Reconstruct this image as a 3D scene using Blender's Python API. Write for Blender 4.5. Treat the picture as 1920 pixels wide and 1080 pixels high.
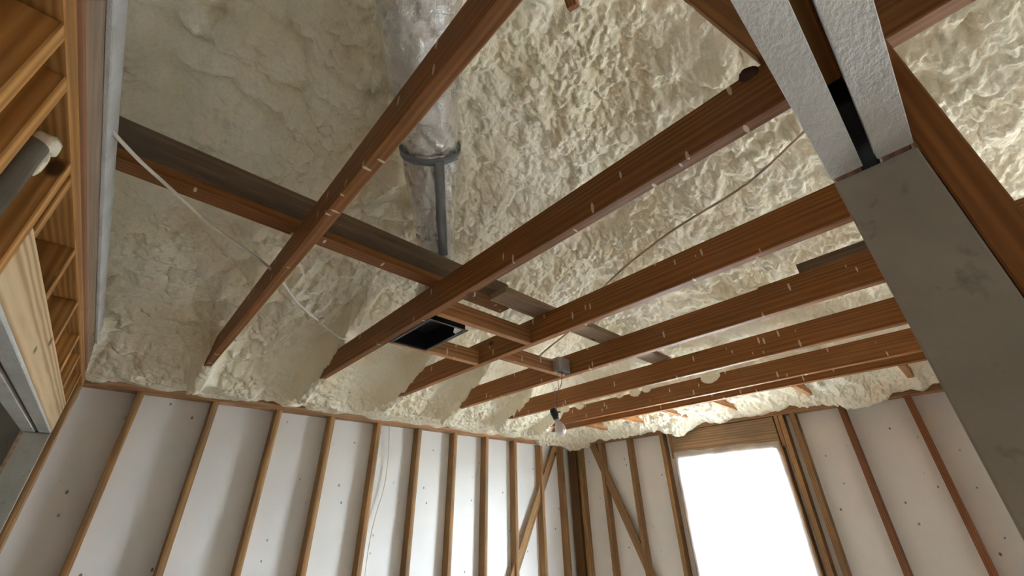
import bpy, math, random
import numpy as np
from mathutils import Matrix, Vector
random.seed(7); rng = np.random.RandomState(11)
for o in list(bpy.data.objects): bpy.data.objects.remove(o)
scn = bpy.context.scene; COL = scn.collection

# ------------------------------------------------------------------ camera, world, portals, exposure
CAM = Vector((4.1407, 3.4908, 1.6347))
yaw, pitch, roll = math.radians(-133.1427), math.radians(29.065), math.radians(-1.0922)
F_ = Vector((math.cos(yaw)*math.cos(pitch), math.sin(yaw)*math.cos(pitch), math.sin(pitch)))
R_ = Vector((math.sin(yaw), -math.cos(yaw), 0)); U_ = R_.cross(F_)
R2 = math.cos(roll)*R_ + math.sin(roll)*U_; U2 = -math.sin(roll)*R_ + math.cos(roll)*U_
cd = bpy.data.cameras.new('camera'); cam = bpy.data.objects.new('camera', cd); COL.objects.link(cam)
cam.matrix_world = Matrix(((R2.x, U2.x, -F_.x, CAM.x), (R2.y, U2.y, -F_.y, CAM.y), (R2.z, U2.z, -F_.z, CAM.z), (0, 0, 0, 1)))
cd.sensor_width = 36; cd.lens = 14.381; cd.clip_start = 0.01; scn.camera = cam

w = bpy.data.worlds.new('sky'); scn.world = w; w.use_nodes = True
bg = w.node_tree.nodes['Background']; bg.inputs[0].default_value = (0.83, 0.915, 1.0, 1); bg.inputs[1].default_value = 54.0
vs = scn.view_settings; vs.view_transform = 'Standard'; vs.look = 'None'; vs.gamma = 1; vs.use_curve_mapping = False; vs.exposure = 1.2
scn.cycles.max_bounces = 10; scn.cycles.diffuse_bounces = 6; scn.cycles.sample_clamp_indirect = 8

def portal(name, loc, rot, sx, sy):
    l = bpy.data.lights.new(name, 'AREA'); l.shape = 'RECTANGLE'; l.size = sx; l.size_y = sy; l.cycles.is_portal = True
    o = bpy.data.objects.new(name, l); COL.objects.link(o); o.location = loc; o.rotation_euler = rot
H = math.pi/2
portal('window_portal', (-.16, 1.84, 1.50), (0, -H, 0), 1.32, .94)          # faces +x
portal('window_portal', (-.16, 5.40, 1.50), (0, -H, 0), 1.0, 1.2)  # for the added unseen window of the next room

# ------------------------------------------------------------------ materials
def newmat(name):
    m = bpy.data.materials.new(name); m.use_nodes = True; nt = m.node_tree; nt.nodes.clear()
    out = nt.nodes.new('ShaderNodeOutputMaterial'); b = nt.nodes.new('ShaderNodeBsdfPrincipled')
    nt.links.new(b.outputs[0], out.inputs[0]); return m, nt, b, out
class G:
    def __init__(s, nt): s.nt = nt
    def n(s, t, **k):
        x = s.nt.nodes.new(t)
        for a, v in k.items():
            if a.startswith('i_'):
                x.inputs[a[2:].replace('_', ' ')].default_value = v
            else: setattr(x, a, v)
        return x
    def l(s, a, b): s.nt.links.new(a, b)
    def obj(s, scale=(1, 1, 1), rnd=True):
        t = s.n('ShaderNodeTexCoord'); m = s.n('ShaderNodeMapping'); m.inputs['Scale'].default_value = scale
        if rnd:
            oi = s.n('ShaderNodeObjectInfo'); mu = s.n('ShaderNodeVectorMath', operation='MULTIPLY_ADD')
            mu.inputs[0].default_value = (7.3, 5.1, 3.7)
            c = s.n('ShaderNodeVectorMath', operation='SCALE'); c.inputs[0].default_value = (17.3, .0, .0); s.l(oi.outputs['Random'], c.inputs['Scale'])
            a = s.n('ShaderNodeVectorMath', operation='ADD'); s.l(t.outputs['Object'], a.inputs[0]); s.l(c.outputs[0], a.inputs[1]); s.l(a.outputs[0], m.inputs[0])
        else: s.l(t.outputs['Object'], m.inputs[0])
        return m.outputs[0]
    def ramp(s, fac, stops):
        r = s.n('ShaderNodeValToRGB'); e = r.color_ramp.elements
        while len(e) < len(stops): e.new(0.5)
        for q, (p, c) in zip(e, stops): q.position = p; q.color = c if len(c) == 4 else (*c, 1)
        s.l(fac, r.inputs[0]); return r.outputs[0]
    def mix(s, f, a, b, mode='MIX'):
        m = s.n('ShaderNodeMix', data_type='RGBA', blend_type=mode)
        if isinstance(f, float): m.inputs[0].default_value = f
        else: s.l(f, m.inputs[0])
        for i, v in ((6, a), (7, b)):
            if isinstance(v, tuple): m.inputs[i].default_value = (*v, 1)
            else: s.l(v, m.inputs[i])
        return m.outputs[2]
    def noise(s, vec, scale, detail=3, rough=.55, dist=0):
        x = s.n('ShaderNodeTexNoise', i_Scale=scale, i_Detail=detail, i_Roughness=rough, i_Distortion=dist); s.l(vec, x.inputs['Vector']); return x.outputs[0]
    def bump(s, h, strength, dist, b):
        x = s.n('ShaderNodeBump', i_Strength=strength, i_Distance=dist); s.l(h, x.inputs['Height']); s.l(x.outputs[0], b.inputs['Normal'])

def wood(name, dark, mid, light, ring=34, flecks=0.0, knots=True, rough=.62, ringmix=.65, stain=0.0):
    m, nt, b, out = newmat(name); g = G(nt)
    v = g.obj((.10, 1, 1)); wv = g.n('ShaderNodeTexWave', wave_type='RINGS', rings_direction='X', i_Scale=ring, i_Distortion=2.2, i_Detail=2.0)
    wv.inputs['Detail Scale'].default_value = 1.6
    off = g.n('ShaderNodeVectorMath', operation='ADD'); off.inputs[1].default_value = (0, .05, .03); g.l(v, off.inputs[0]); g.l(off.outputs[0], wv.inputs['Vector'])
    c1 = g.ramp(wv.outputs['Fac'], [(0, dark), (.55, mid), (1, light)])
    fn = g.noise(g.obj((2.2, 70, 70)), 1.6, 4); c2 = g.ramp(fn, [(.3, dark), (.55, mid), (.75, light)])
    c = g.mix(ringmix, c2, c1)
    oi = g.n('ShaderNodeObjectInfo'); vr = g.ramp(oi.outputs['Random'], [(0, (.80, .78, .76)), (1, (1.12, 1.1, 1.06))]); c = g.mix(1.0, c, vr, 'MULTIPLY')
    if stain:
        sn = g.noise(g.obj((1.2, 5, 5)), 2.4, 4); sr = g.ramp(sn, [(.42, (0, 0, 0)), (.62, (1, 1, 1))]); f = g.n('ShaderNodeMath', operation='MULTIPLY'); f.inputs[1].default_value = stain; g.l(sr, f.inputs[0])
        c = g.mix(f.outputs[0], c, (.10, .075, .055))
    if knots:
        vo = g.n('ShaderNodeTexVoronoi', i_Scale=3.1); g.l(g.obj((.9, 1.6, 1.6)), vo.inputs['Vector'])
        kf = g.ramp(vo.outputs['Distance'], [(.05, (1, 1, 1)), (.085, (0, 0, 0))]); c = g.mix(kf, c, tuple(x*.35 for x in dark))
    if flecks:
        vo = g.n('ShaderNodeTexVoronoi', i_Scale=1.0); g.l(g.obj((36, 12, 9)), vo.inputs['Vector'])
        sep = g.n('ShaderNodeSeparateColor'); g.l(vo.outputs['Color'], sep.inputs[0])
        a = g.n('ShaderNodeMath', operation='LESS_THAN'); a.inputs[1].default_value = .19; g.l(vo.outputs['Distance'], a.inputs[0])
        d = g.n('ShaderNodeMath', operation='LESS_THAN'); d.inputs[1].default_value = flecks; g.l(sep.outputs[0], d.inputs[0])
        e = g.n('ShaderNodeMath', operation='MULTIPLY'); g.l(a.outputs[0], e.inputs[0]); g.l(d.outputs[0], e.inputs[1])
        c = g.mix(e.outputs[0], c, (.62, .50, .36))
    g.l(c, b.inputs['Base Color']); b.inputs['Roughness'].default_value = rough; b.inputs['Specular IOR Level'].default_value = .3
    g.bump(fn, .25, .002, b); return m

M = {}
M['joist'] = wood('joist_wood', (.15, .056, .014), (.245, .098, .026), (.34, .15, .045), 22, flecks=.30, ringmix=.45)
M['block'] = wood('blocking_wood', (.22, .095, .034), (.36, .165, .062), (.46, .235, .10), 30, flecks=.25)
M['stud'] = wood('stud_wood', (.19, .095, .032), (.33, .180, .068), (.44, .26, .115), 26, rough=.65, stain=.35)
M['plate'] = wood('plate_wood', (.20, .10, .045), (.34, .18, .085), (.45, .27, .14), 26, stain=.3)
M['darkstud'] = wood('dark_stud_wood', (.085, .042, .018), (.15, .075, .03), (.22, .115, .048), 26)
M['redstud'] = wood('red_stud_wood', (.15, .055, .022), (.24, .095, .038), (.32, .14, .062), 26)
M['grey'] = wood('weathered_wood', (.13, .085, .055), (.22, .15, .10), (.30, .22, .155), 14, stain=.75, ringmix=.25)
M['greybrown'] = wood('grey_brown_wood', (.20, .14, .095), (.31, .225, .16), (.40, .30, .22), 14, ringmix=.25)
M['pine'] = wood('pale_pine', (.36, .22, .11), (.60, .43, .25), (.70, .53, .34), 20, ringmix=.85, rough=.5)
M['cripple'] = wood('golden_stud_wood', (.26, .115, .030), (.42, .205, .058), (.54, .29, .095), 22, rough=.55)
M['ply'] = wood('plywood_sheathing', (.26, .16, .10), (.36, .235, .15), (.44, .30, .20), 9, knots=False)
M['osb'] = wood('header_board', (.21, .125, .065), (.31, .195, .105), (.40, .27, .155), 14, knots=False, stain=.5)

def foam_mat():
    m, nt, b, out = newmat('spray_foam'); g = G(nt)
    v = g.obj(rnd=False); n = g.noise(v, 2.3, 4); c = g.ramp(n, [(.35, (.83, .74, .54)), (.62, (.92, .875, .73))])
    n2 = g.noise(v, 90, 3); c = g.mix(.22, c, g.ramp(n2, [(.3, (.62, .52, .33)), (.7, (.95, .93, .84))]))
    vo = g.n('ShaderNodeTexVoronoi', i_Scale=2.6); g.l(v, vo.inputs['Vector']); kf = g.ramp(vo.outputs['Distance'], [(.012, (1, 1, 1)), (.03, (0, 0, 0))]); c = g.mix(kf, c, (.16, .11, .05))
    g.l(c, b.inputs['Base Color']); b.inputs['Roughness'].default_value = .48; b.inputs['Specular IOR Level'].default_value = .35
    wn = g.n('ShaderNodeTexNoise', i_Scale=9.0, i_Detail=2.0); g.l(v, wn.inputs['Vector']); wm = g.n('ShaderNodeVectorMath', operation='MULTIPLY_ADD'); wm.inputs[1].default_value = (.07, .07, .07); g.l(wn.outputs['Color'], wm.inputs[0]); g.l(v, wm.inputs[2])
    mp = g.n('ShaderNodeMapping'); mp.inputs['Scale'].default_value = (26, 34, 10); g.l(wm.outputs[0], mp.inputs[0])
    v1 = g.n('ShaderNodeTexVoronoi', feature='SMOOTH_F1', i_Scale=1.0, i_Smoothness=.35); g.l(mp.outputs[0], v1.inputs['Vector'])
    h1 = g.n('ShaderNodeMath', operation='MULTIPLY_ADD'); h1.inputs[1].default_value = -1.0; g.l(v1.outputs['Distance'], h1.inputs[0])
    h2 = g.n('ShaderNodeMath', operation='MULTIPLY_ADD'); h2.inputs[1].default_value = .55; h2.inputs[2].default_value = 1.0; g.l(g.noise(v, 75, 4, .6), h2.inputs[0]); g.l(h2.outputs[0], h1.inputs[2])
    g.bump(h1.outputs[0], .6, .018, b); return m
M['foam'] = foam_mat()

def white_board():
    m, nt, b, out = newmat('white_sheathing'); g = G(nt); v = g.obj()
    n = g.noise(v, 1.6, 4); c = g.ramp(n, [(.3, (.74, .73, .72)), (.7, (.83, .825, .82))])
    vo = g.n('ShaderNodeTexVoronoi', i_Scale=12.0); g.l(g.obj((1, 1, .7)), vo.inputs['Vector'])
    wn = g.noise(v, 45, 2); ad = g.n('ShaderNodeMath', operation='MULTIPLY_ADD'); ad.inputs[1].default_value = .10; g.l(wn, ad.inputs[0]); g.l(vo.outputs['Distance'], ad.inputs[2])
    kf = g.ramp(ad.outputs[0], [(.115, (1, 1, 1)), (.145, (0, 0, 0))])
    cl = g.ramp(g.noise(v, 1.9, 2), [(.42, (0, 0, 0)), (.50, (1, 1, 1))]); f = g.n('ShaderNodeMath', operation='MULTIPLY'); g.l(kf, f.inputs[0]); g.l(cl, f.inputs[1])
    c = g.mix(f.outputs[0], c, (.20, .18, .16))
    sc = g.noise(g.obj((6, 6, 2.2)), 5, 5, .7); sf = g.ramp(sc, [(.66, (0, 0, 0)), (.74, (.4, .4, .4))]); c = g.mix(sf, c, (.55, .54, .53))
    g.l(c, b.inputs['Base Color']); b.inputs['Roughness'].default_value = .5; g.bump(n, .1, .004, b); return m
M['white'] = white_board()

def drywall(name, col, bumps, dirt):
    m, nt, b, out = newmat(name); g = G(nt); v = g.obj()
    n = g.noise(v, 5, 5, .65); c = g.ramp(n, [(.35, tuple(x*.80 for x in col)), (.62, col)])
    d = g.noise(v, 14, 4, .7); df = g.ramp(d, [(.60, (0, 0, 0)), (.72, (dirt, dirt, dirt))]); c = g.mix(df, c, tuple(x*.35 for x in col))
    g.l(c, b.inputs['Base Color']); b.inputs['Roughness'].default_value = .8; b.inputs['Specular IOR Level'].default_value = .2
    g.bump(g.noise(g.obj((1, 1.6, 1)), 95, 3, .6), bumps, .006, b); return m
M['drywall'] = drywall('textured_drywall', (.60, .60, .585), .55, .25)
M['jamb'] = drywall('worn_grey_drywall', (.37, .345, .295), .15, .7)

def simple(name, col, rough=.5, metal=0.0, bumpscale=0, bs=.3):
    m, nt, b, out = newmat(name); g = G(nt); v = g.obj()
    n = g.noise(v, 9, 4); c = g.ramp(n, [(.3, tuple(x*.82 for x in col)), (.7, tuple(min(1, x*1.08) for x in col))])
    g.l(c, b.inputs['Base Color']); b.inputs['Roughness'].default_value = rough; b.inputs['Metallic'].default_value = metal
    if bumpscale: g.bump(g.noise(v, bumpscale, 4), bs, .004, b)
    return m
M['black'] = simple('black_plastic', (.015, .015, .016), .35)
M['bootmetal'] = simple('dark_sheet_metal', (.035, .036, .04), .3, .6)
M['scrap'] = simple('dark_paper', (.05, .022, .014), .8, 0, 30)
M['gap_shade'] = simple('gap_shade_black', (.005, .005, .005), .95)  # near-black colour painting the shade inside the header gap
M['galv'] = simple('galvanised_metal', (.55, .55, .55), .45, .8)
M['cable'] = simple('white_cable', (.74, .70, .62), .5)
M['cable_brown'] = simple('aged_cable', (.50, .38, .26), .5)
M['tape'] = simple('grey_duct_strap', (.23, .25, .28), .45, .2)
M['pipe'] = simple('grey_brown_pipe', (.20, .165, .135), .35, .1)
M['floor'] = simple('subfloor_wood', (.50, .44, .37), .6)
M['groundm'] = simple('outdoor_ground', (.60, .58, .54), .9)
M['paint'] = simple('interior_white_paint', (.72, .70, .66), .7)
M['vinyl'] = simple('white_vinyl', (.85, .85, .83), .35)
M['yellowfoam'] = simple('yellow_gap_foam', (.85, .78, .45), .7, 0, 40)
M['wire_red'] = simple('copper_wire', (.35, .12, .06), .4)
def foil():
    m, nt, b, out = newmat('foil_wrap'); g = G(nt); t = g.n('ShaderNodeTexCoord'); uv = t.outputs['UV']; v = g.obj(rnd=False)
    br = g.n('ShaderNodeTexBrick', offset=0.0, i_Scale=1.0); br.inputs['Mortar Size'].default_value = .0009; br.inputs['Brick Width'].default_value = .012; br.inputs['Row Height'].default_value = .012; br.inputs['Mortar Smooth'].default_value = .3
    g.l(uv, br.inputs['Vector']); n = g.noise(v, 22, 5, .62, .6)
    ad = g.n('ShaderNodeMath', operation='MULTIPLY_ADD'); ad.inputs[1].default_value = .12; g.l(br.outputs['Fac'], ad.inputs[0]); g.l(n, ad.inputs[2])
    c = g.ramp(g.noise(v, 6, 4), [(.3, (.74, .73, .71)), (.7, (.92, .92, .91))])
    g.l(c, b.inputs['Base Color']); b.inputs['Metallic'].default_value = .72; b.inputs['Roughness'].default_value = .26
    g.bump(ad.outputs[0], .8, .012, b); return m
M['foil'] = foil()
def glass(name):
    m, nt, b, out = newmat(name); g = G(nt); nt.nodes.remove(b)
    t = g.n('ShaderNodeBsdfTransparent'); t.inputs[0].default_value = (.96, .98, .98, 1); s = g.n('ShaderNodeBsdfGlossy', i_Roughness=.03); mx = g.n('ShaderNodeMixShader'); mx.inputs[0].default_value = .06
    g.l(t.outputs[0], mx.inputs[1]); g.l(s.outputs[0], mx.inputs[2]); g.l(mx.outputs[0], out.inputs[0]); return m
M['glass'] = glass('window_glass')
def film():
    m, nt, b, out = newmat('plastic_film'); g = G(nt); nt.nodes.remove(b); v = g.obj(rnd=False)
    t = g.n('ShaderNodeBsdfTransparent'); tr = g.n('ShaderNodeBsdfTranslucent'); tr.inputs[0].default_value = (.9, .92, .93, 1); d = g.n('ShaderNodeBsdfDiffuse'); d.inputs[0].default_value = (.75, .75, .74, 1)
    gl = g.n('ShaderNodeBsdfGlossy', i_Roughness=.2)
    a = g.n('ShaderNodeMixShader'); a.inputs[0].default_value = .45; g.l(tr.outputs[0], a.inputs[1]); g.l(d.outputs[0], a.inputs[2])
    a2 = g.n('ShaderNodeMixShader'); a2.inputs[0].default_value = .12; g.l(a.outputs[0], a2.inputs[1]); g.l(gl.outputs[0], a2.inputs[2])
    mx = g.n('ShaderNodeMixShader'); f = g.ramp(g.noise(v, 7, 4), [(.3, (.38, .38, .38)), (.7, (.62, .62, .62))]); g.l(f, mx.inputs[0])
    g.l(t.outputs[0], mx.inputs[1]); g.l(a2.outputs[0], mx.inputs[2]); g.l(mx.outputs[0], out.inputs[0]); return m
M['film'] = film()
def bulbglass():
    m, nt, b, out = newmat('frosted_bulb_glass'); b.inputs['Base Color'].default_value = (.88, .84, .85, 1); b.inputs['Roughness'].default_value = .12; b.inputs['Transmission Weight'].default_value = .35; return m
M['bulb'] = bulbglass()

# ------------------------------------------------------------------ mesh helpers
def link(name, me, mat, parent=None):
    if mat is not None: me.materials.append(M[mat] if isinstance(mat, str) else mat)
    o = bpy.data.objects.new(name, me); COL.objects.link(o)
    if parent: o.parent = parent
    return o
def tag(o, label=None, cat=None, group=None, kind=None):
    if label: o['label'] = label
    if cat: o['category'] = cat
    if group: o['group'] = group
    if kind: o['kind'] = kind
    return o
def empty(name, loc=(0, 0, 0)):
    o = bpy.data.objects.new(name, None); COL.objects.link(o); o.location = loc; o.empty_display_size = .05; return o
def boxmesh(l, a, b, bev=.0025):
    import bmesh
    bm = bmesh.new(); bmesh.ops.create_cube(bm, size=1)
    for v in bm.verts: v.co = (v.co.x*l, v.co.y*a, v.co.z*b)
    if bev: bmesh.ops.bevel(bm, geom=bm.edges[:], offset=min(bev, min(l, a, b)*.3), segments=1, affect='EDGES')
    me = bpy.data.meshes.new('board'); bm.to_mesh(me); bm.free(); return me
AX = {'x': Matrix.Identity(4), 'y': Matrix.Rotation(H, 4, 'Z'), 'z': Matrix.Rotation(-H, 4, 'Y')}
def box(name, x0, x1, y0, y1, z0, z1, mat, parent=None, axis=None, bev=.0025, tilt=None):
    """a board whose grain (local X) runs along its longest side"""
    d = (abs(x1-x0), abs(y1-y0), abs(z1-z0))
    axis = axis or 'xyz'[d.index(max(d))]
    loc = {'x': (d[0], d[1], d[2]), 'y': (d[1], d[0], d[2]), 'z': (d[2], d[1], d[0])}[axis]
    o = link(name, boxmesh(*loc, bev), mat, parent)
    m = AX[axis]
    if tilt: m = tilt.to_4x4() @ m
    o.matrix_local = Matrix.Translation(((x0+x1)/2, (y0+y1)/2, (z0+z1)/2)) @ m
    return o
def beam(name, p0, p1, up, wid, thk, mat, parent=None):
    """board from p0 to p1 (axis), wid along up, thk across"""
    p0 = Vector(p0); p1 = Vector(p1); X = (p1-p0).normalized(); Z = Vector(up); Z = (Z - X*Z.dot(X)).normalized(); Y = Z.cross(X)
    o = link(name, boxmesh((p1-p0).length, thk, wid), mat, parent)
    mt = Matrix((X, Y, Z)).transposed().to_4x4(); mt.translation = (p0+p1)/2; o.matrix_local = mt; return o
def pymesh(name, verts, faces, mat, parent=None, smooth=True):
    me = bpy.data.meshes.new(name); me.from_pydata([tuple(v) for v in verts], [], faces)
    if smooth: me.polygons.foreach_set('use_smooth', [True]*len(me.polygons))
    me.update(); return link(name, me, mat, parent)
def catmull(P, n=8):
    P = [np.array(p, float) for p in P]; Q = [2*P[0]-P[1]] + P + [2*P[-1]-P[-2]]; out = []
    for i in range(1, len(Q)-2):
        for k in range(n):
            t = k/n; a, b, c, d = Q[i-1:i+3]
            out.append(.5*((2*b)+(c-a)*t+(2*a-5*b+4*c-d)*t*t+(3*b-a-3*c+d)*t**3))
    out.append(P[-1]); return np.array(out)
def frames(C):
    T = np.gradient(C, axis=0); T /= np.linalg.norm(T, axis=1)[:, None]; N = []
    n = np.cross(T[0], (0, 0, 1)); n = np.cross(T[0], (1, 0, 0)) if np.linalg.norm(n) < 1e-3 else n
    for t in T:
        n = n - t*np.dot(n, t); n /= np.linalg.norm(n); N.append(n.copy())
    N = np.array(N); return T, N, np.cross(T, N)
def tube(name, pts, r, mat, parent=None, n=8, seg=10, cap=True):
    C = catmull(pts, n) if len(pts) > 2 else np.array(pts, float); T, N, B = frames(C); k = len(C)
    rr = np.interp(np.linspace(0, 1, k), np.linspace(0, 1, len(r)), r) if hasattr(r, '__len__') else np.full(k, r)
    a = np.linspace(0, 2*math.pi, seg, endpoint=False); V = []
    for i in range(k):
        for t in a: V.append(C[i]+rr[i]*(math.cos(t)*N[i]+math.sin(t)*B[i]))
    Fs = [(i*seg+j, i*seg+(j+1) % seg, (i+1)*seg+(j+1) % seg, (i+1)*seg+j) for i in range(k-1) for j in range(seg)]
    if cap: Fs += [tuple(range(seg))[::-1], tuple((k-1)*seg+j for j in range(seg))]
    return pymesh(name, V, Fs, mat, parent)
def lathe(name, prof, mat, parent=None, seg=24):
    V = []; a = np.linspace(0, 2*math.pi, seg, endpoint=False)
    for r, z in prof:
        for t in a: V.append((r*math.cos(t), r*math.sin(t), z))
    k = len(prof); Fs = [(i*seg+j, i*seg+(j+1) % seg, (i+1)*seg+(j+1) % seg, (i+1)*seg+j) for i in range(k-1) for j in range(seg)]
    Fs += [tuple(range(seg))[::-1], tuple((k-1)*seg+j for j in range(seg))]
    return pymesh(name, V, Fs, mat, parent)

import bmesh
def holed_wall(name, xa, xb, y0, y1, z0, z1, holes, mat, axis='x'):
    bm = bmesh.new()
    ysx = sorted({y0, y1, *[h[0] for h in holes], *[h[1] for h in holes]}); zsx = sorted({z0, z1, *[h[2] for h in holes], *[h[3] for h in holes]})
    for a, b in zip(ysx, ysx[1:]):
        for c, d in zip(zsx, zsx[1:]):
            if any(h[0] <= a and b <= h[1] and h[2] <= c and d <= h[3] for h in holes): continue
            r = bmesh.ops.create_cube(bm, size=1)
            for v in r['verts']:
                p = ((xa+xb)/2+v.co.x*(xb-xa), (a+b)/2+v.co.y*(b-a), (c+d)/2+v.co.z*(d-c))
                v.co = p if axis == 'x' else (p[1], p[0], p[2])
    me = bpy.data.meshes.new(name); bm.to_mesh(me); bm.free(); return link(name, me, mat)
# numpy noise
def hsh(i, j, s):
    h = (i.astype(np.int64)*374761393 + j.astype(np.int64)*668265263 + s*2147483647) & 0xffffffff
    h = ((h ^ (h >> 13))*1274126177) & 0xffffffff; h = (h ^ (h >> 16)) & 0xffffffff
    return h/4294967295.0
def vnoise(x, y, s=0):
    i = np.floor(x); j = np.floor(y); u = x-i; v = y-j; u = u*u*u*(u*(6*u-15)+10); v = v*v*v*(v*(6*v-15)+10)
    return (hsh(i, j, s)*(1-u)+hsh(i+1, j, s)*u)*(1-v)+(hsh(i, j+1, s)*(1-u)+hsh(i+1, j+1, s)*u)*v
def fbm(x, y, s=0, o=4):
    r = 0; a = .5
    for k in range(o): r = r+a*vnoise(x*2**k, y*2**k, s+k); a *= .5
    return r
def worley(x, y, s=0):
    i = np.floor(x); j = np.floor(y); d = np.full(x.shape, 9.0)
    for a in (-1, 0, 1):
        for b in (-1, 0, 1):
            px = i+a+.1+.8*hsh(i+a, j+b, s); py = j+b+.1+.8*hsh(i+a, j+b, s+91); d = np.minimum(d, (px-x)**2+(py-y)**2)
    return np.sqrt(d)
sst = lambda t: np.clip(t, 0, 1)**2*(3-2*np.clip(t, 0, 1))

# ------------------------------------------------------------------ ceiling of spray foam under a hip roof
XB = -.05                                     # inner stud face of the window wall
JX = [4.447, 3.872, 3.262, 2.645, 2.055, 1.430, .829, .571]           # joist centre lines
SL = .40
def smin(a, b, k=.12):
    h = np.clip(.5+.5*(b-a)/k, 0, 1); return b*(1-h)+a*h-k*h*(1-h)
def foam_base(x, y):
    hgt = smin(smin(np.maximum(x-XB-.02, 0), np.maximum(y-.02, 0)), 7.8-y)
    return 2.408+.036*sst((x-2.6)/1.0)+.035*np.exp(-(np.maximum(x-XB, 0)/.5)**2)*sst((y-.1)/.3)+SL*hgt
def foam_z(x, y):
    z = foam_base(x, y)
    reach = {1: .75, 2: 1.45, 3: 1.5, 4: 1.15, 5: 1.0, 6: .9}
    for k, e in reach.items():
        dx = x-JX[k]; wd = .045+.03*vnoise(y*6, y*0+k, 5)
        wgt = np.exp(-(np.maximum(np.abs(dx)-.02, 0)/wd)**2)*np.clip((e-y)/(e-.35), 0, 1)
        z = z-wgt*np.maximum(z-2.425, 0)
    # lobes hanging over the window-wall plate
    for yc, s, a in ((.22, .16, .075), (.62, .10, .02), (1.02, .2, .03), (1.46, .13, .10), (1.9, .22, .05), (2.28, .2, .05), (2.95, .22, .055), (3.34, .06, .05)):
        z = z-a*np.exp(-((y-yc)/s)**2)*np.exp(-(np.maximum(x-XB, 0)/.16)**2)
    for xc, s, a in ((3.75, .07, .012), (3.3, .12, .02), (2.2, .3, .02), (1.2, .3, .03), (.3, .3, .03)):
        z = z-a*np.exp(-((x-xc)/s)**2)*np.exp(-(np.maximum(y, 0)/.10)**2)
    return z
def foam_detail(x, y):
    wx = x+.05*(fbm(x*7, y*7, 3)-.5)+.014*(vnoise(x*38, y*38, 8)-.5); wy = y+.05*(fbm(x*7, y*7, 23)-.5)+.014*(vnoise(x*38, y*38, 28)-.5)
    b1 = 1-np.clip(worley(wx/.054, wy/.041, 2), 0, 1)**2
    b2 = 1-np.clip(worley(wx/.027, wy/.021, 4), 0, 1)**2
    b3 = 1-np.clip(worley(wx/.15, wy/.11, 6), 0, 1)**1.5
    rg = 1-np.abs(2*vnoise(wx/.034+.6*wy/.034, wy/.024, 31)-1); rg2 = 1-np.abs(2*vnoise(wx/.085-.4*wy/.085, wy/.05, 33)-1)
    mask = .45+.55*sst((fbm(x*2.1+5, y*2.1, 40)-.34)/.14)
    for xc, yc, sx, sy in ((4.05, .55, .16, .22), (3.40, .60, .13, .25), (2.78, .62, .12, .22), (2.2, .6, .1, .2)):        # smooth skin beside the joist ends
        mask = mask*(1-.75*np.exp(-((x-xc)/sx)**2-((y-yc)/sy)**2))
    low = fbm(x*2.6, y*2.6, 50)-.47
    lf = 1+1.1*sst((x-3.1)/.8); big = 1-np.abs(2*vnoise(wx/.17+.5*wy/.17, wy/.10, 37)-1)
    return (.040*b1+.014*b2+.012*rg+.024*rg2)*mask*(1+.35*(lf-1))+.046*b3*lf+.030*big*(lf-.6)*sst((y-.4)/.5)+.10*low, (b1+.5*rg2)*mask
st = .0066
xs = np.arange(-.14, 5.05, st); ys = np.arange(-.13, 4.9, st); X, Y = np.meshgrid(xs, ys, indexing='ij')
Z = foam_z(X, Y); D, B1 = foam_detail(X, Y)
gx, gy = np.gradient(Z, st); D = D/(1+.8*np.maximum(np.hypot(gx, gy)-.6, 0)**2); B1 = B1/(1+2*np.maximum(np.hypot(gx, gy)-.6, 0)**2)
edge = sst((np.minimum(X-XB, Y)+.02)/.12)
Z2 = Z-D*(.55+.45*edge)+.024; Y2 = Y-.010*(B1-.5)*edge; X2 = X+.006*(B1-.5)*edge
Z2 = np.maximum(Z2, np.where((Y < .35) & (X > .55), 2.388+.03*(vnoise(X*9, Y*9, 66)-.5), 0))
nx, ny = X.shape
co = np.stack([X2, Y2, Z2], -1).reshape(-1, 3).astype(np.float32)
idx = np.arange(nx*ny).reshape(nx, ny); q = np.stack([idx[:-1, :-1], idx[:-1, 1:], idx[1:, 1:], idx[1:, :-1]], -1).reshape(-1, 4)
me = bpy.data.meshes.new('ceiling'); me.vertices.add(len(co)); me.vertices.foreach_set('co', co.ravel())
me.loops.add(q.size); me.loops.foreach_set('vertex_index', q.ravel().astype(np.int32)); me.polygons.add(len(q)); me.polygons.foreach_set('loop_start', np.arange(0, q.size, 4, dtype=np.int32))
me.update(calc_edges=True); me.polygons.foreach_set('use_smooth', np.ones(len(q), bool)); me.validate()
ceiling = tag(link('ceiling', me, 'foam'), 'cream spray foam insulation covering the underside of the roof', kind='structure')
# roof deck above the foam, closes the house
rx = np.linspace(-.6, 7.3, 40); ry = np.linspace(-.6, 8.0, 44); RX, RY = np.meshgrid(rx, ry, indexing='ij'); RZ = 2.52+SL*np.minimum(np.minimum(RX-XB, RY), 7.8-RY)
RZ = np.maximum(RZ, 2.50); n2 = len(ry)
V = [(a, b, c) for a, b, c in zip(RX.ravel(), RY.ravel(), RZ.ravel())]+[(a, b, c+.03) for a, b, c in zip(RX.ravel(), RY.ravel(), RZ.ravel())]
Fq = [(i*n2+j, i*n2+j+1, (i+1)*n2+j+1, (i+1)*n2+j) for i in range(39) for j in range(43)]; off = 40*n2
pymesh('roof_deck', V, Fq+[tuple(k+off for k in f)[::-1] for f in Fq], 'ply', ceiling, False)

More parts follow.
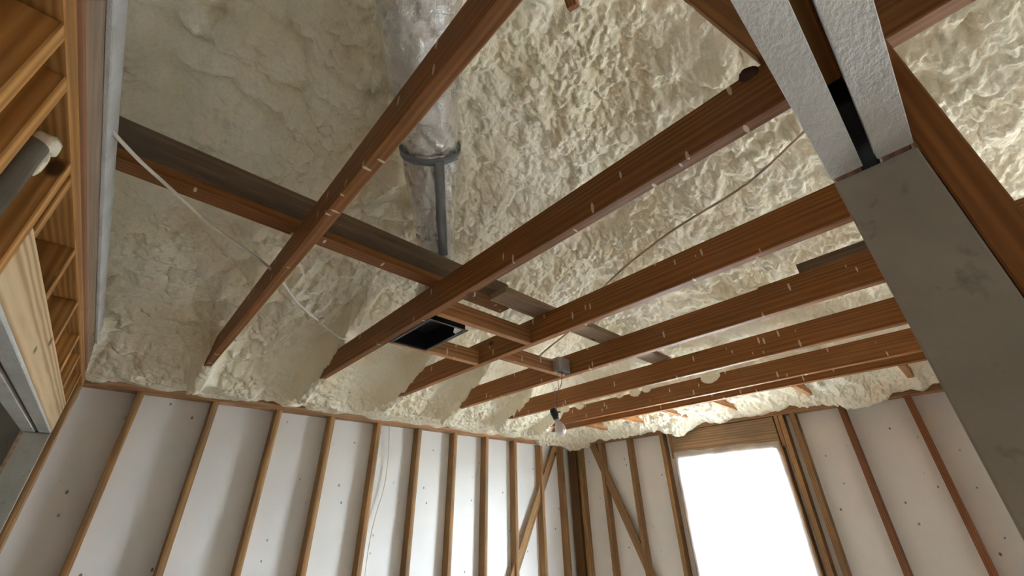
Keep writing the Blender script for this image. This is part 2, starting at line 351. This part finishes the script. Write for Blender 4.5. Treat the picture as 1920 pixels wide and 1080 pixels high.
def foam_blob(p, sx, sy, sz, parent=ceiling, seed=0, name='foam_blob'):
    V = []; Fs = []; a, b = 14, 9
    for i in range(b+1):
        th = math.pi*i/b
        for j in range(a):
            ph = 2*math.pi*j/a; d = np.array((math.sin(th)*math.cos(ph), math.sin(th)*math.sin(ph), math.cos(th)))
            k = 1+.28*(float(vnoise(np.array([d[0]*2+seed]), np.array([d[1]*2+d[2]*1.7+9]), seed)[0])-.5)
            V.append((p[0]+d[0]*sx*k, p[1]+d[1]*sy*k, p[2]+d[2]*sz*k))
    for i in range(b):
        for j in range(a): Fs.append((i*a+j, (i+1)*a+j, (i+1)*a+(j+1) % a, i*a+(j+1) % a))
    return pymesh(name, V, Fs, 'foam', parent)
k = 0
for xj, y, z, r in ((.848, 1.56, 2.575, .055), (.848, 1.68, 2.582, .045), (.848, 2.24, 2.560, .075), (.848, .75, 2.575, .05), (.848, .93, 2.575, .055), (1.449, .62, 2.545, .06), (1.449, .78, 2.57, .05), (.848, 1.40, 2.585, .04)):
    foam_blob((xj, y, z), .022, r, r*.62, seed=k); k += 1

# ------------------------------------------------------------------ back wall (studs along x)
WD = .089
wall_back = tag(holed_wall('wall_back', -WD-.05, -WD-.013, XB-.12, 7.2, 0, 2.62, [], 'ply', axis='y'), 'outer sheathing of the long stud wall under the foam', kind='structure')
ed = [XB-.088, 1.263, 2.482, 3.701, 4.52]
for xx, xe in zip(ed, ed[1:]):
    box('sheathing_panel', xx+.0015, xe-.0015, -WD-.012, -WD, 0.0, 2.40, 'white', wall_back, axis='x', bev=.001)
SA = [.45+.4064*i for i in range(10)]
for i, x in enumerate(SA+[.075, 4.40]):
    tl = Matrix.Rotation(random.uniform(-.004, .004), 3, 'Y')
    box('stud', x-.019, x+.019, -WD, random.uniform(-.003, .003), 0.038, 2.36, 'stud', wall_back, 'z', tilt=tl)
box('top_plate', XB-.089, 4.50, -WD, .0, 2.36, 2.398, 'plate', wall_back)
box('top_plate', XB-.089, 4.50, -WD, .002, 2.399, 2.436, 'plate', wall_back)
box('bottom_plate', XB-.089, 4.50, -WD, .0, 0, .038, 'plate', wall_back)
box('drywall_panel', 4.53, 7.17, -WD-.012, -.045, 0, 2.40, 'jamb', wall_back, 'x', bev=.001)
beam('diagonal_brace', (.155, -.035, 2.37), (1.28, -.035, .45), (1, 0, .6), .089, .02, 'stud', wall_back)
# loose wire hanging down the wall
o = tube('loose_wire', [(2.362, -.05, 2.365), (2.345, -.055, 2.22), (2.332, -.06, 2.085), (2.33, -.06, 1.93), (2.345, -.06, 1.80), (2.378, -.06, 1.658), (2.405, -.055, 1.457), (2.41, -.05, 1.1)], .0035, 'cable', None, 6, 6)
tag(o, 'thin loose wire hanging down the white wall between two studs', 'wire')

# ------------------------------------------------------------------ window wall (studs along y)
xi = XB-WD
wy0, wy1, wz0, wz1 = 1.388, 2.292, .84, 2.108
wall_right = tag(holed_wall('wall_right', xi-.05, xi-.013, -.14, 7.7, 0, 2.66, [(wy0, wy1, wz0, wz1), (4.8, 6.0, 1.0, 2.0)], 'ply'), 'outer sheathing of the stud wall that holds the window', kind='structure')
for y0, y1, z0, z1 in ((-WD, 1.219, 0, 2.40), (1.222, wy0, 0, 2.40), (wy0, wy1, 0, wz0), (wy0, wy1, wz1, 2.40), (wy1, 2.44, 0, 2.40), (2.443, 3.66, 0, 2.40)):
    box('sheathing_panel', xi-.012, xi, y0, y1, z0, z1, 'white', wall_right, axis='y', bev=.001)
for y, m in ((.135, 'stud'), (.465, 'stud'), (.845, 'stud'), (1.245, 'stud'), (2.385, 'stud'), (2.478, 'stud'), (2.83, 'redstud'), (3.245, 'redstud')):
    box('stud', xi, XB+random.uniform(-.003, .003), y-.019, y+.019, .038, 2.36, m, wall_right, 'z', tilt=Matrix.Rotation(random.uniform(-.006, .006), 3, 'X'))
box('corner_post', xi, xi+.05, -.06, .06, .038, 2.36, 'darkstud', wall_right, 'z')
for y in (wy0-.020, wy1+.020):
    box('trimmer_stud', xi, XB, y-.019, y+.019, .038, wz1, 'stud', wall_right, 'z')
for y in (wy0-.045, 2.352):
    box('cripple_stud', xi+.03, XB-.004, y-.016, y+.016, wz1, 2.36, 'plate', wall_right, 'z')
box('window_header', xi, XB-.008, wy0-.04, wy1+.035, wz1, 2.355, 'osb', wall_right, 'y')
box('window_sill', xi, XB, wy0-.04, wy1+.04, wz0-.038, wz0, 'stud', wall_right, 'y')
box('top_plate', xi, XB, XB, 3.50, 2.36, 2.398, 'plate', wall_right)
box('top_plate', xi, XB+.002, XB, 3.50, 2.399, 2.436, 'plate', wall_right)
box('bottom_plate', xi, XB, XB, 3.50, 0, .038, 'plate', wall_right)
beam('diagonal_brace', (XB-.03, .34, 2.36), (XB-.03, 1.20, .35), (0, 1, .5), .089, .02, 'stud', wall_right)

def window(name, y0, y1, z0, z1, label):
    win = tag(holed_wall(name, xi-.075, xi-.015, y0+.001, y1-.001, z0+.001, z1-.001, [(y0+.045, y1-.045, z0+.045, z1-.045)], 'vinyl'), label, kind='structure')
    box('pane', xi-.047, xi-.043, y0+.04, y1-.04, z0+.04, z1-.04, 'glass', win, 'z', bev=0)
    return win
win1 = window('window_1', wy0, wy1, wz0, wz1, 'bright window with white frame under the wooden header')
for y, s in ((wy0+.006, 1), (wy1-.006, -1)):
    box('jamb_liner', xi-.013, XB-.004, y-.006, y+.006, wz0, wz1, 'vinyl', win1, 'z')
box('jamb_liner', xi-.013, XB-.004, wy0+.012, wy1-.012, wz1-.012, wz1-.001, 'vinyl', win1, 'y')
for y in (wy0+.05, wy1-.06):
    o = foam_blob((xi-.004, y, wz1-.055), .012, .05, .05, win1, 77, 'gap_foam'); o.data.materials[0] = M['yellowfoam']
window('added_window', 4.8, 6.0, 1.0, 2.0, 'added unseen window giving fill light from the next room')  # out of view, added as an assumed source of fill light
# plastic film stapled over the opening
ny_, nz_ = 46, 60; V = []
yy = np.linspace(wy0-.030, wy1+.030, ny_); zz = np.linspace(wz0-.05, wz1+.052, nz_)
for i, a in enumerate(yy):
    for j, c in enumerate(zz):
        e = min(i, ny_-1-i, (nz_-1-j))/5.0; s = min(1, e)
        wv = .012*(float(fbm(np.array([a*5]), np.array([c*2.2]), 61)[0])-.35)+.006*math.sin(a*60+c*9)*math.exp(-((min(i, ny_-1-i))/6.0)**2)
        ed = .008*(vnoise(np.array([c*14+a*9]), np.array([3.0]), 71)[0]-.5)
        V.append((XB+.006+max(-.002, wv*s), a+(ed if i in (0, ny_-1) else 0), c+(ed*1.6 if j == nz_-1 else 0)))
Fs = [(i*nz_+j, (i+1)*nz_+j, (i+1)*nz_+j+1, i*nz_+j+1) for i in range(ny_-1) for j in range(nz_-1)]
tag(pymesh('plastic_sheet', V, Fs, 'film'), 'clear plastic sheet stapled over the bright window', 'plastic sheet')

# ------------------------------------------------------------------ left partition (wall with the dropped header), a hair out of square
hz0, hz1, dy0, dy1 = 2.045, 2.19, .36, 2.255
wall_left = tag(holed_wall('wall_left', .090, .102, -.05, 3.62, 0, 2.35, [(dy0, dy1, 0, hz0)], 'ply'), 'plywood back of the open stud partition beside the camera', kind='structure')
wall_left.location = (4.383, 0, 0); wall_left.rotation_euler = (0, 0, -.0125)
def L(name, x0, x1, y0, y1, z0, z1, mat, axis=None, **k): return box(name, x0, x1, y0, y1, z0, z1, mat, wall_left, axis, **k)
for y in (2.71, 2.585, 2.311): L('stud', 0, .089, y-.019, y+.019, .0, 2.35, 'cripple', 'z')
for y in (1.86, 1.415, 1.0, .69, .30): L('cripple_stud', 0, .089, y-.019, y+.019, hz1, 2.35, 'cripple', 'z')
L('stud', 0, .089, 2.235, 2.271, hz1, 2.35, 'cripple', 'z')
L('header', 0, .036, .30, 2.29, hz0, hz1, 'pine', 'y')
L('header', .054, .089, .30, 2.29, hz0, hz1, 'pine', 'y')
L('top_plate', -.002, .089, 0, 3.60, 2.35, 2.387, 'cripple', 'y')
L('top_plate', 0.0, .089, 0, 3.60, 2.388, 2.424, 'redstud', 'y')
L('soffit_board', -.003, .040, dy0, 2.29, hz0-.013, hz0-.001, 'drywall', 'y')
L('soffit_board', .052, .10, dy0, 2.29, hz0-.013, hz0-.001, 'drywall', 'y')
L('stud', 0, .089, .30, .338, 0, hz0-.002, 'stud', 'z')
L('jamb_board', -.003, .10, .339, .352, 0, hz0-.014, 'jamb', 'z')
L('ceiling_board_edge', -.010, .003, 0, 3.45, 2.505, 2.572, 'drywall', 'y')
# vent pipe between the near studs, foam collar where it passes the plate
pipe = tag(empty('vent_pipe', (4.455, 2.425, 1.2)), 'grey-brown vertical pipe with foam at its top between the golden studs', 'pipe')
tube('pipe_body', [(0, 0, -1.2), (0, 0, 1.10)], .030, 'pipe', pipe, 1, 20)
foam_blob((-.020, -.006, 1.115), .022, .030, .018, pipe, 31, 'foam_collar')
foam_blob((-.029, -.012, 1.07), .007, .008, .032, pipe, 33, 'foam_collar')

# ------------------------------------------------------------------ front partition with the doorway the camera stands in
fy0, fy1, fz, jx = 3.485, 3.574, 2.046, 3.500
wall_front = tag(holed_wall('wall_front', 3.583, 3.595, -.05, 4.40, 0, 2.36, [(jx-.02, 4.38, 0, 2.36)], 'paint', axis='y'), 'thin partition around the doorway seen from below', kind='structure')
P = lambda *a, **k: box(*a, parent=wall_front, **k)
P('header', jx-.04, 4.38, fy0, fy0+.034, fz+.014, fz+.154, 'redstud', axis='x')
P('header', jx-.04, 4.38, fy1-.034, fy1, fz+.014, fz+.154, 'redstud', axis='x')
P('gap_shade_strip', jx-.05, 3.622, fy0+.034, fy1-.034, fz+.016, fz+.154, 'gap_shade', axis='x')  # black strip stands in for the shade between the two headers
P('spacer_block', 3.625, 3.98, fy0+.034, fy1-.034, fz+.05, fz+.154, 'cripple', axis='x')
P('soffit_board', jx+.003, 4.38, fy0-.001, 3.5205, fz, fz+.013, 'drywall', axis='x', bev=.0008)
P('soffit_board', jx+.003, 4.38, 3.5365, fy1, fz, fz+.013, 'drywall', axis='x', bev=.0008)
P('trimmer_stud', jx-.052, jx-.014, fy0+.001, fy1, 0, fz-.005, 'stud', axis='z')
P('jamb_board', jx-.013, jx, fy0-.001, fy1+.001, 0, fz-.003, 'jamb', axis='z')
P('stud', jx-.10, jx-.006, fy1+.003, fy1+.040, 0, 2.24, 'joist', axis='z')
P('top_plate', .0, 4.38, fy0, fy1, 2.362, 2.398, 'redstud', axis='x')
P('top_plate', .0, 4.38, fy0, fy1, 2.399, 2.435, 'redstud', axis='x')
for x in (3.05, 2.64, 2.24, 1.83, 1.42, 1.02, .61, .2): P('stud', x-.019, x+.019, fy0, fy1, 0, 2.36, 'stud', axis='z')

# ------------------------------------------------------------------ rest of the house, closes the space
tag(box('ground', -60, 60, -60, 60, -.9, -.5, 'groundm', bev=0), 'ground outside the house', kind='structure')
tag(box('floor', -.3, 7.25, -.3, 7.75, -.06, 0, 'floor'), 'bare subfloor', kind='structure')
tag(holed_wall('wall_rear', 7.60, 7.66, -.14, 7.25, 0, 4.6, [], 'paint', axis='y'), 'rear wall of the next room', kind='structure')
tag(box('wall_far', 7.18, 7.24, -.14, 7.66, 0, 4.6, 'paint'), 'far side wall of the house', kind='structure')

# ------------------------------------------------------------------ ceiling joists
ZB, ZT = 2.436, 2.576
def joist(name, k, y0, y1, label, mat='joist', dz=0, group='long ceiling joists'):
    o = box(name, JX[k]-.019, JX[k]+.019, y0, y1, ZB+dz, ZT+dz, mat, None, 'y'); return tag(o, label, 'joist', group)
o = box('ceiling_joist', 4.432, 4.470, .03, 7.4, 2.425, 2.565, 'greybrown', None, 'y', tilt=Matrix.Rotation(-.0125, 3, 'Z')); tag(o, 'weathered grey-brown joist lying on the left partition top plate', 'joist', 'long ceiling joists')
joist('ceiling_joist', 1, .03, 7.4, 'brown ceiling joist crossing right in front of the foil duct')
joist('ceiling_joist', 2, .03, 7.4, 'brown ceiling joist with the black register box against its side')
joist('ceiling_joist', 3, .03, 3.56, 'brown ceiling joist carrying blocking on both sides, right of the register box')
joist('ceiling_joist', 4, .03, 7.4, 'brown ceiling joist that the metal junction box sits against')
joist('ceiling_joist', 5, .03, 3.56, 'brown ceiling joist passing just behind the hanging bulb')
joist('ceiling_joist', 6, .03, 3.56, 'brown ceiling joist with foam dabs, second nearest the window wall')
joist('ceiling_joist', 7, .03, 3.56, 'thin dark joist nearest the window wall, where the short stubs end', 'joist', .004)
o = box('sister_joist', JX[4]-.059, JX[4]-.021, 3.02, 3.56, 2.47, 2.602, 'joist', None, 'y'); tag(o, 'short sister board with a square cut end beside the junction box joist', 'board')
o = box('sister_joist', JX[4]-.099, JX[4]-.061, 3.20, 3.56, 2.53, 2.668, 'grey', None, 'y'); tag(o, 'dark grey block with a foam smear standing above the sister board', 'board')
E_ = foam_blob((JX[4]-.060, 3.40, 2.625), .004, .012, .028, None, 50, 'foam_smear'); E_.parent = o; E_.matrix_parent_inverse = o.matrix_local.inverted()
for y, lab in ((.76, 'short orange-brown joist stub nearest the wall corner'), (1.22, 'short orange-brown joist stub between the corner and the window header'), (1.64, 'short orange-brown joist stub above the left end of the window header'),
               (2.08, 'short orange-brown joist stub above the middle of the window header'), (2.70, 'short joist stub above the studs right of the window'), (3.325, 'short joist stub beside the grey doorway jamb')):
    o = box('joist_stub', XB+.01, JX[7]-.020, y-.019, y+.019, ZB, ZT-.03, 'block', None, 'x'); tag(o, lab, 'joist', 'short joist stubs at the window wall')
for (x0, x1, y0, y1, lab) in ((JX[3]+.02, JX[2]-.02, 2.02, 2.058, 'wooden blocking behind the register box, nearer the camera'), (JX[3]+.02, JX[2]-.02, 1.575, 1.613, 'wooden blocking on the wall side of the register box'), (JX[4]+.02, JX[3]-.02, 1.752, 1.79, 'wooden blocking that holds the metal junction box')):
    o = box('blocking', x0, x1, y0, y1, ZB, ZB+.085, 'block', None, 'x'); tag(o, lab, 'blocking', 'blocking between joists')

o = foam_blob((3.278, 3.435, 2.572), .012, .024, .022, None, 44, 'paper_scrap'); o.data.materials[0] = M['scrap']; tag(o, 'crumpled dark brown scrap on the joist top beside the doorway header', 'scrap')
# strongback across the joists
o = box('flat_plank', 2.84, 4.75, 2.006, 2.078, ZT+.001, ZT+.034, 'joist', None, 'x'); tag(o, 'brown flat board lying across the joists below the weathered timber', 'board')
x0, x1 = 2.85, 4.75
prof = [(2.034, 2.614), (2.062, 2.614), (2.083, 2.652), (2.083, 2.716), (2.034, 2.716)]
def prism(name, prof, x0, x1, mat):
    n = len(prof); V = [(0-(x1-x0)/2, y, z) for y, z in prof]+[((x1-x0)/2, y, z) for y, z in prof]
    cy = sum(p[0] for p in prof)/n; cz = sum(p[1] for p in prof)/n; V = [(a, b-cy, c-cz) for a, b, c in V]
    Fs = [tuple(range(n)), tuple(range(n, 2*n))[::-1]]+[(i, i+n, (i+1) % n+n, (i+1) % n) for i in range(n)]
    o = pymesh(name, V, Fs, mat, None, False); o.location = ((x0+x1)/2, cy, cz); return o
o = prism('strongback_timber', prof, x0, x1, 'grey'); tag(o, 'dark weathered timber with waney lower edge crossing above the joists', 'timber')
o = box('flat_plank', 1.38, 2.98, 2.084, 2.205, ZT+.001, ZT+.036, 'greybrown', None, 'x'); tag(o, 'flat weathered plank continuing past the cut end of the strongback', 'board')
# steep brace standing on the doorway partition
o = beam('roof_brace', (3.30, 3.545, 2.58), (3.30, 3.335, 3.55), (0, 1, 0), .16, .038, 'joist'); tag(o, 'dark steep roof brace rising beside the top end of the doorway header', 'brace')
o = beam('rafter_stub', (3.40, 3.06, 3.27), (3.52, 3.10, 3.40), (0, 0, 1), .05, .038, 'redstud'); tag(o, 'small dark wood end poking out of the foam at the top edge', 'rafter')

# ------------------------------------------------------------------ foil duct
def duct_tube(name, pts, r, parent, seg=64, n=26, wr=.010, seed=0):
    C = catmull(pts, n); T, N, B = frames(C); k = len(C); rr = np.interp(np.linspace(0, 1, k), np.linspace(0, 1, len(r)), r)
    ln = np.concatenate([[0], np.cumsum(np.linalg.norm(np.diff(C, axis=0), axis=1))]); a = np.linspace(0, 2*math.pi, seg+1)
    A, S = np.meshgrid(a, ln); R = np.repeat(rr[:, None], seg+1, 1); ca = np.cos(A)*1.3; sa = np.sin(A)*1.3
    nz = fbm(ca*2.2+S*5+seed, sa*2.2+S*2.3, 80+seed, 4)-.47; cr = np.abs(fbm(ca*1.5-S*7+7, sa*1.5+S*6+seed, 90+seed, 4)-.47)
    R = R+wr*nz*1.6-wr*1.2*np.exp(-(cr/.03)**2)
    V = C[:, None, :]+R[..., None]*(np.cos(A)[..., None]*N[:, None, :]+np.sin(A)[..., None]*B[:, None, :]); V = V.reshape(-1, 3); m = seg+1
    Fs = [(i*m+j, i*m+j+1, (i+1)*m+j+1, (i+1)*m+j) for i in range(k-1) for j in range(seg)]
    o = pymesh(name, V, Fs, 'foil', parent); uvl = o.data.uv_layers.new(); uv = np.stack([A*np.mean(rr), S], -1).reshape(-1, 2)
    li = np.empty(len(o.data.loops), np.int32); o.data.loops.foreach_get('vertex_index', li); uvl.data.foreach_set('uv', uv[li].ravel()); return o, C, T, N, B, rr
duct = tag(empty('flexible_duct', (0, 0, 0)), 'silver foil wrapped duct hanging under the foam with a grey strap', 'duct')
duct_tube('upper_sleeve', [(4.35, 3.48, 3.16), (4.10, 3.12, 3.16), (3.845, 2.752, 3.105), (3.66, 2.50, 3.075), (3.515, 2.315, 3.045)], [.152, .148, .142, .128, .112], duct, wr=.012)
lo, C_, T_, N_, B_, r_ = duct_tube('lower_sleeve', [(3.535, 2.34, 3.05), (3.40, 2.165, 2.965), (3.26, 1.99, 2.87), (3.17, 1.88, 2.76), (3.14, 1.80, 2.62), (3.138, 1.80, 2.54)], [.124, .110, .09, .088, .09, .10], duct, wr=.013, seed=5)
def ring(name, P0, T, r, wdt, parent):
    T = np.array(T)/np.linalg.norm(T); n = np.cross(T, (0, 0, 1)); n /= np.linalg.norm(n); b = np.cross(T, n); V = []; sg = 40
    for s, rr in ((-wdt/2, r), (wdt/2, r), (wdt/2, r-.004), (-wdt/2, r-.004)):
        for t in np.linspace(0, 2*math.pi, sg, endpoint=False): V.append(np.array(P0)+T*s+rr*(math.cos(t)*n+math.sin(t)*b))
    Fs = [(q*sg+j, q*sg+(j+1) % sg, ((q+1) % 4)*sg+(j+1) % sg, ((q+1) % 4)*sg+j) for q in range(4) for j in range(sg)]
    return pymesh(name, V, Fs, 'tape', parent)
strap = ring('strap', (3.525, 2.327, 3.048), (.30, .38, .15), .133, .030, duct)
V = []; cams = np.array(CAM)
for i in range(2, 60):
    d = cams-C_[i]; d -= T_[i]*np.dot(d, T_[i]); d /= np.linalg.norm(d); s = np.cross(T_[i], d)
    if np.dot(s, np.array((-.736, .677, -.017))) < 0: s = -s
    for o_ in (-.02, .02):
        a = (o_+.030)/r_[i]; V.append(C_[i]+(r_[i]+.012)*(math.cos(a)*d+math.sin(a)*s))
pymesh('strap_tail', V, [(2*i, 2*i+1, 2*i+3, 2*i+2) for i in range(57)], 'tape', strap).modifiers.new('solid', 'SOLIDIFY').thickness = .003

# register boot (open black box between blocking)
boot = tag(empty('register_boot', (3.137, 1.793, ZB)), 'open black register box hanging between two joists below the duct', 'register box')
bx0, bx1, by0, by1, hb = -.098, .098, -.178, .178, .095
for a in ((bx0, bx0+.004, by0, by1), (bx1-.004, bx1, by0, by1)): box('side_panel', *a, .0, hb, 'bootmetal', boot, 'y', bev=.0008)
for a in ((bx0+.004, bx1-.004, by0, by0+.004), (bx0+.004, bx1-.004, by1-.004, by1)): box('end_panel', *a, .0, hb, 'bootmetal', boot, 'x', bev=.0008)
box('top_panel', bx0, bx1, by0, by1, hb, hb+.004, 'bootmetal', boot, 'y', bev=.0008)
for a in ((bx0-.012, bx0, by0-.012, by1+.012), (bx1, bx1+.012, by0-.012, by1+.012)): box('flange', *a, -.004, -.001, 'black', boot, 'y', bev=.0005)
for a in ((bx0, bx1, by0-.012, by0), (bx0, bx1, by1, by1+.012)): box('flange', *a, -.004, -.001, 'black', boot, 'x', bev=.0005)
tor = [(bx0+.005, by1-.005, .004), (bx0+.005, by1-.075, .002), (bx0+.035, by1-.05, -.004), (bx0+.06, by1-.005, .003), (bx0+.02, by1-.02, .03)]
pymesh('torn_liner', tor, [(0, 1, 2), (0, 2, 3), (4, 1, 2), (4, 2, 3)], 'galv', boot, False)

# junction box, cables, bulb
jb = tag(empty('junction_box', (2.150, 1.80, ZB)), 'grey metal electrical junction box fixed to the blocking', 'junction box')
for nm, a in (('side_panel', (-.052, -.050, -.008, .05, .002, .09)), ('side_panel', (.050, .052, -.008, .05, .002, .09)), ('back_panel', (-.05, .05, -.008, -.006, .002, .09)), ('front_panel', (-.05, .05, .048, .05, .002, .09)), ('top_panel', (-.05, .05, -.006, .048, .088, .09))):
    box(nm, *a, 'galv', jb, bev=.0004)
pend = tag(empty('hanging_bulb', (2.195, 1.80, 2.12)), 'unlit bare bulb in a black socket hanging on wires from the junction box', 'bulb')
tube('wire', [(-.045, .02, .32), (-.03, .03, .26), (-.02, .02, .215), (0, .005, .185), (.004, 0, .13), (0, 0, .085)], .0022, 'black', pend, 8, 6)
tube('wire', [(-.02, .01, .32), (.0, .02, .27), (-.012, .015, .22), (-.018, .0, .20), (.01, 0, .17), (.004, 0, .085)], .0018, 'wire_red', pend, 8, 6)
tube('wire', [(-.012, .0, .215), (.02, .01, .195), (.028, .012, .165)], .002, 'wire_red', pend, 8, 6)
bulb_t = Matrix.Rotation(math.radians(18), 4, Vector((.68, .73, 0)))
sk = lathe('socket', [(.006, .092), (.016, .09), (.022, .08), (.023, .055), (.020, .04), (.018, .022)], 'black', pend); sk.matrix_local = bulb_t
sw = tube('switch_key', [(.0, .0, .06), (-.03, .024, .055)], .006, 'black', sk, 1, 8)
bu = lathe('glass_bulb', [(.013, .028), (.0145, .01), (.022, -.004), (.031, -.022), (.034, -.038), (.031, -.054), (.022, -.066), (.010, -.072), (.001, -.073)], 'bulb', pend); bu.matrix_local = bulb_t
ca = lathe('bulb_cap', [(.012, .045), (.0135, .04), (.0135, .022), (.012, .02)], 'galv', pend); ca.matrix_local = bulb_t

o = tube('electrical_cable', [(4.43, 2.27, 2.54), (4.40, 2.236, 2.537), (4.341, 2.172, 2.531), (4.273, 2.105, 2.53), (4.123, 1.958, 2.53), (3.894, 1.79, 2.53), (3.70, 1.536, 2.53), (3.545, 1.385, 2.535), (3.43, 1.25, 2.55), (3.33, 1.12, 2.58), (3.26, 1.02, 2.64)], .0055, 'cable', None, 8, 8)
tag(o, 'white cable running from the left partition through a joist into the foam', 'cable')
foam_blob((3.545, 1.385, 2.537), .02, .05, .016, o, 60, 'foam_coating'); 
o = tube('electrical_cable', [(2.49, 3.60, 3.00), (2.505, 3.462, 2.95), (2.507, 3.219, 2.85), (2.573, 2.863, 2.75), (2.579, 2.525, 2.64), (2.50, 2.27, 2.55), (2.415, 2.10, 2.545), (2.351, 1.85, 2.515), (2.31, 1.80, 2.51), (2.20, 1.81, 2.51)], .0055, 'cable_brown', None, 8, 8)
tag(o, 'aged cable sagging from the doorway header down to the junction box', 'cable')
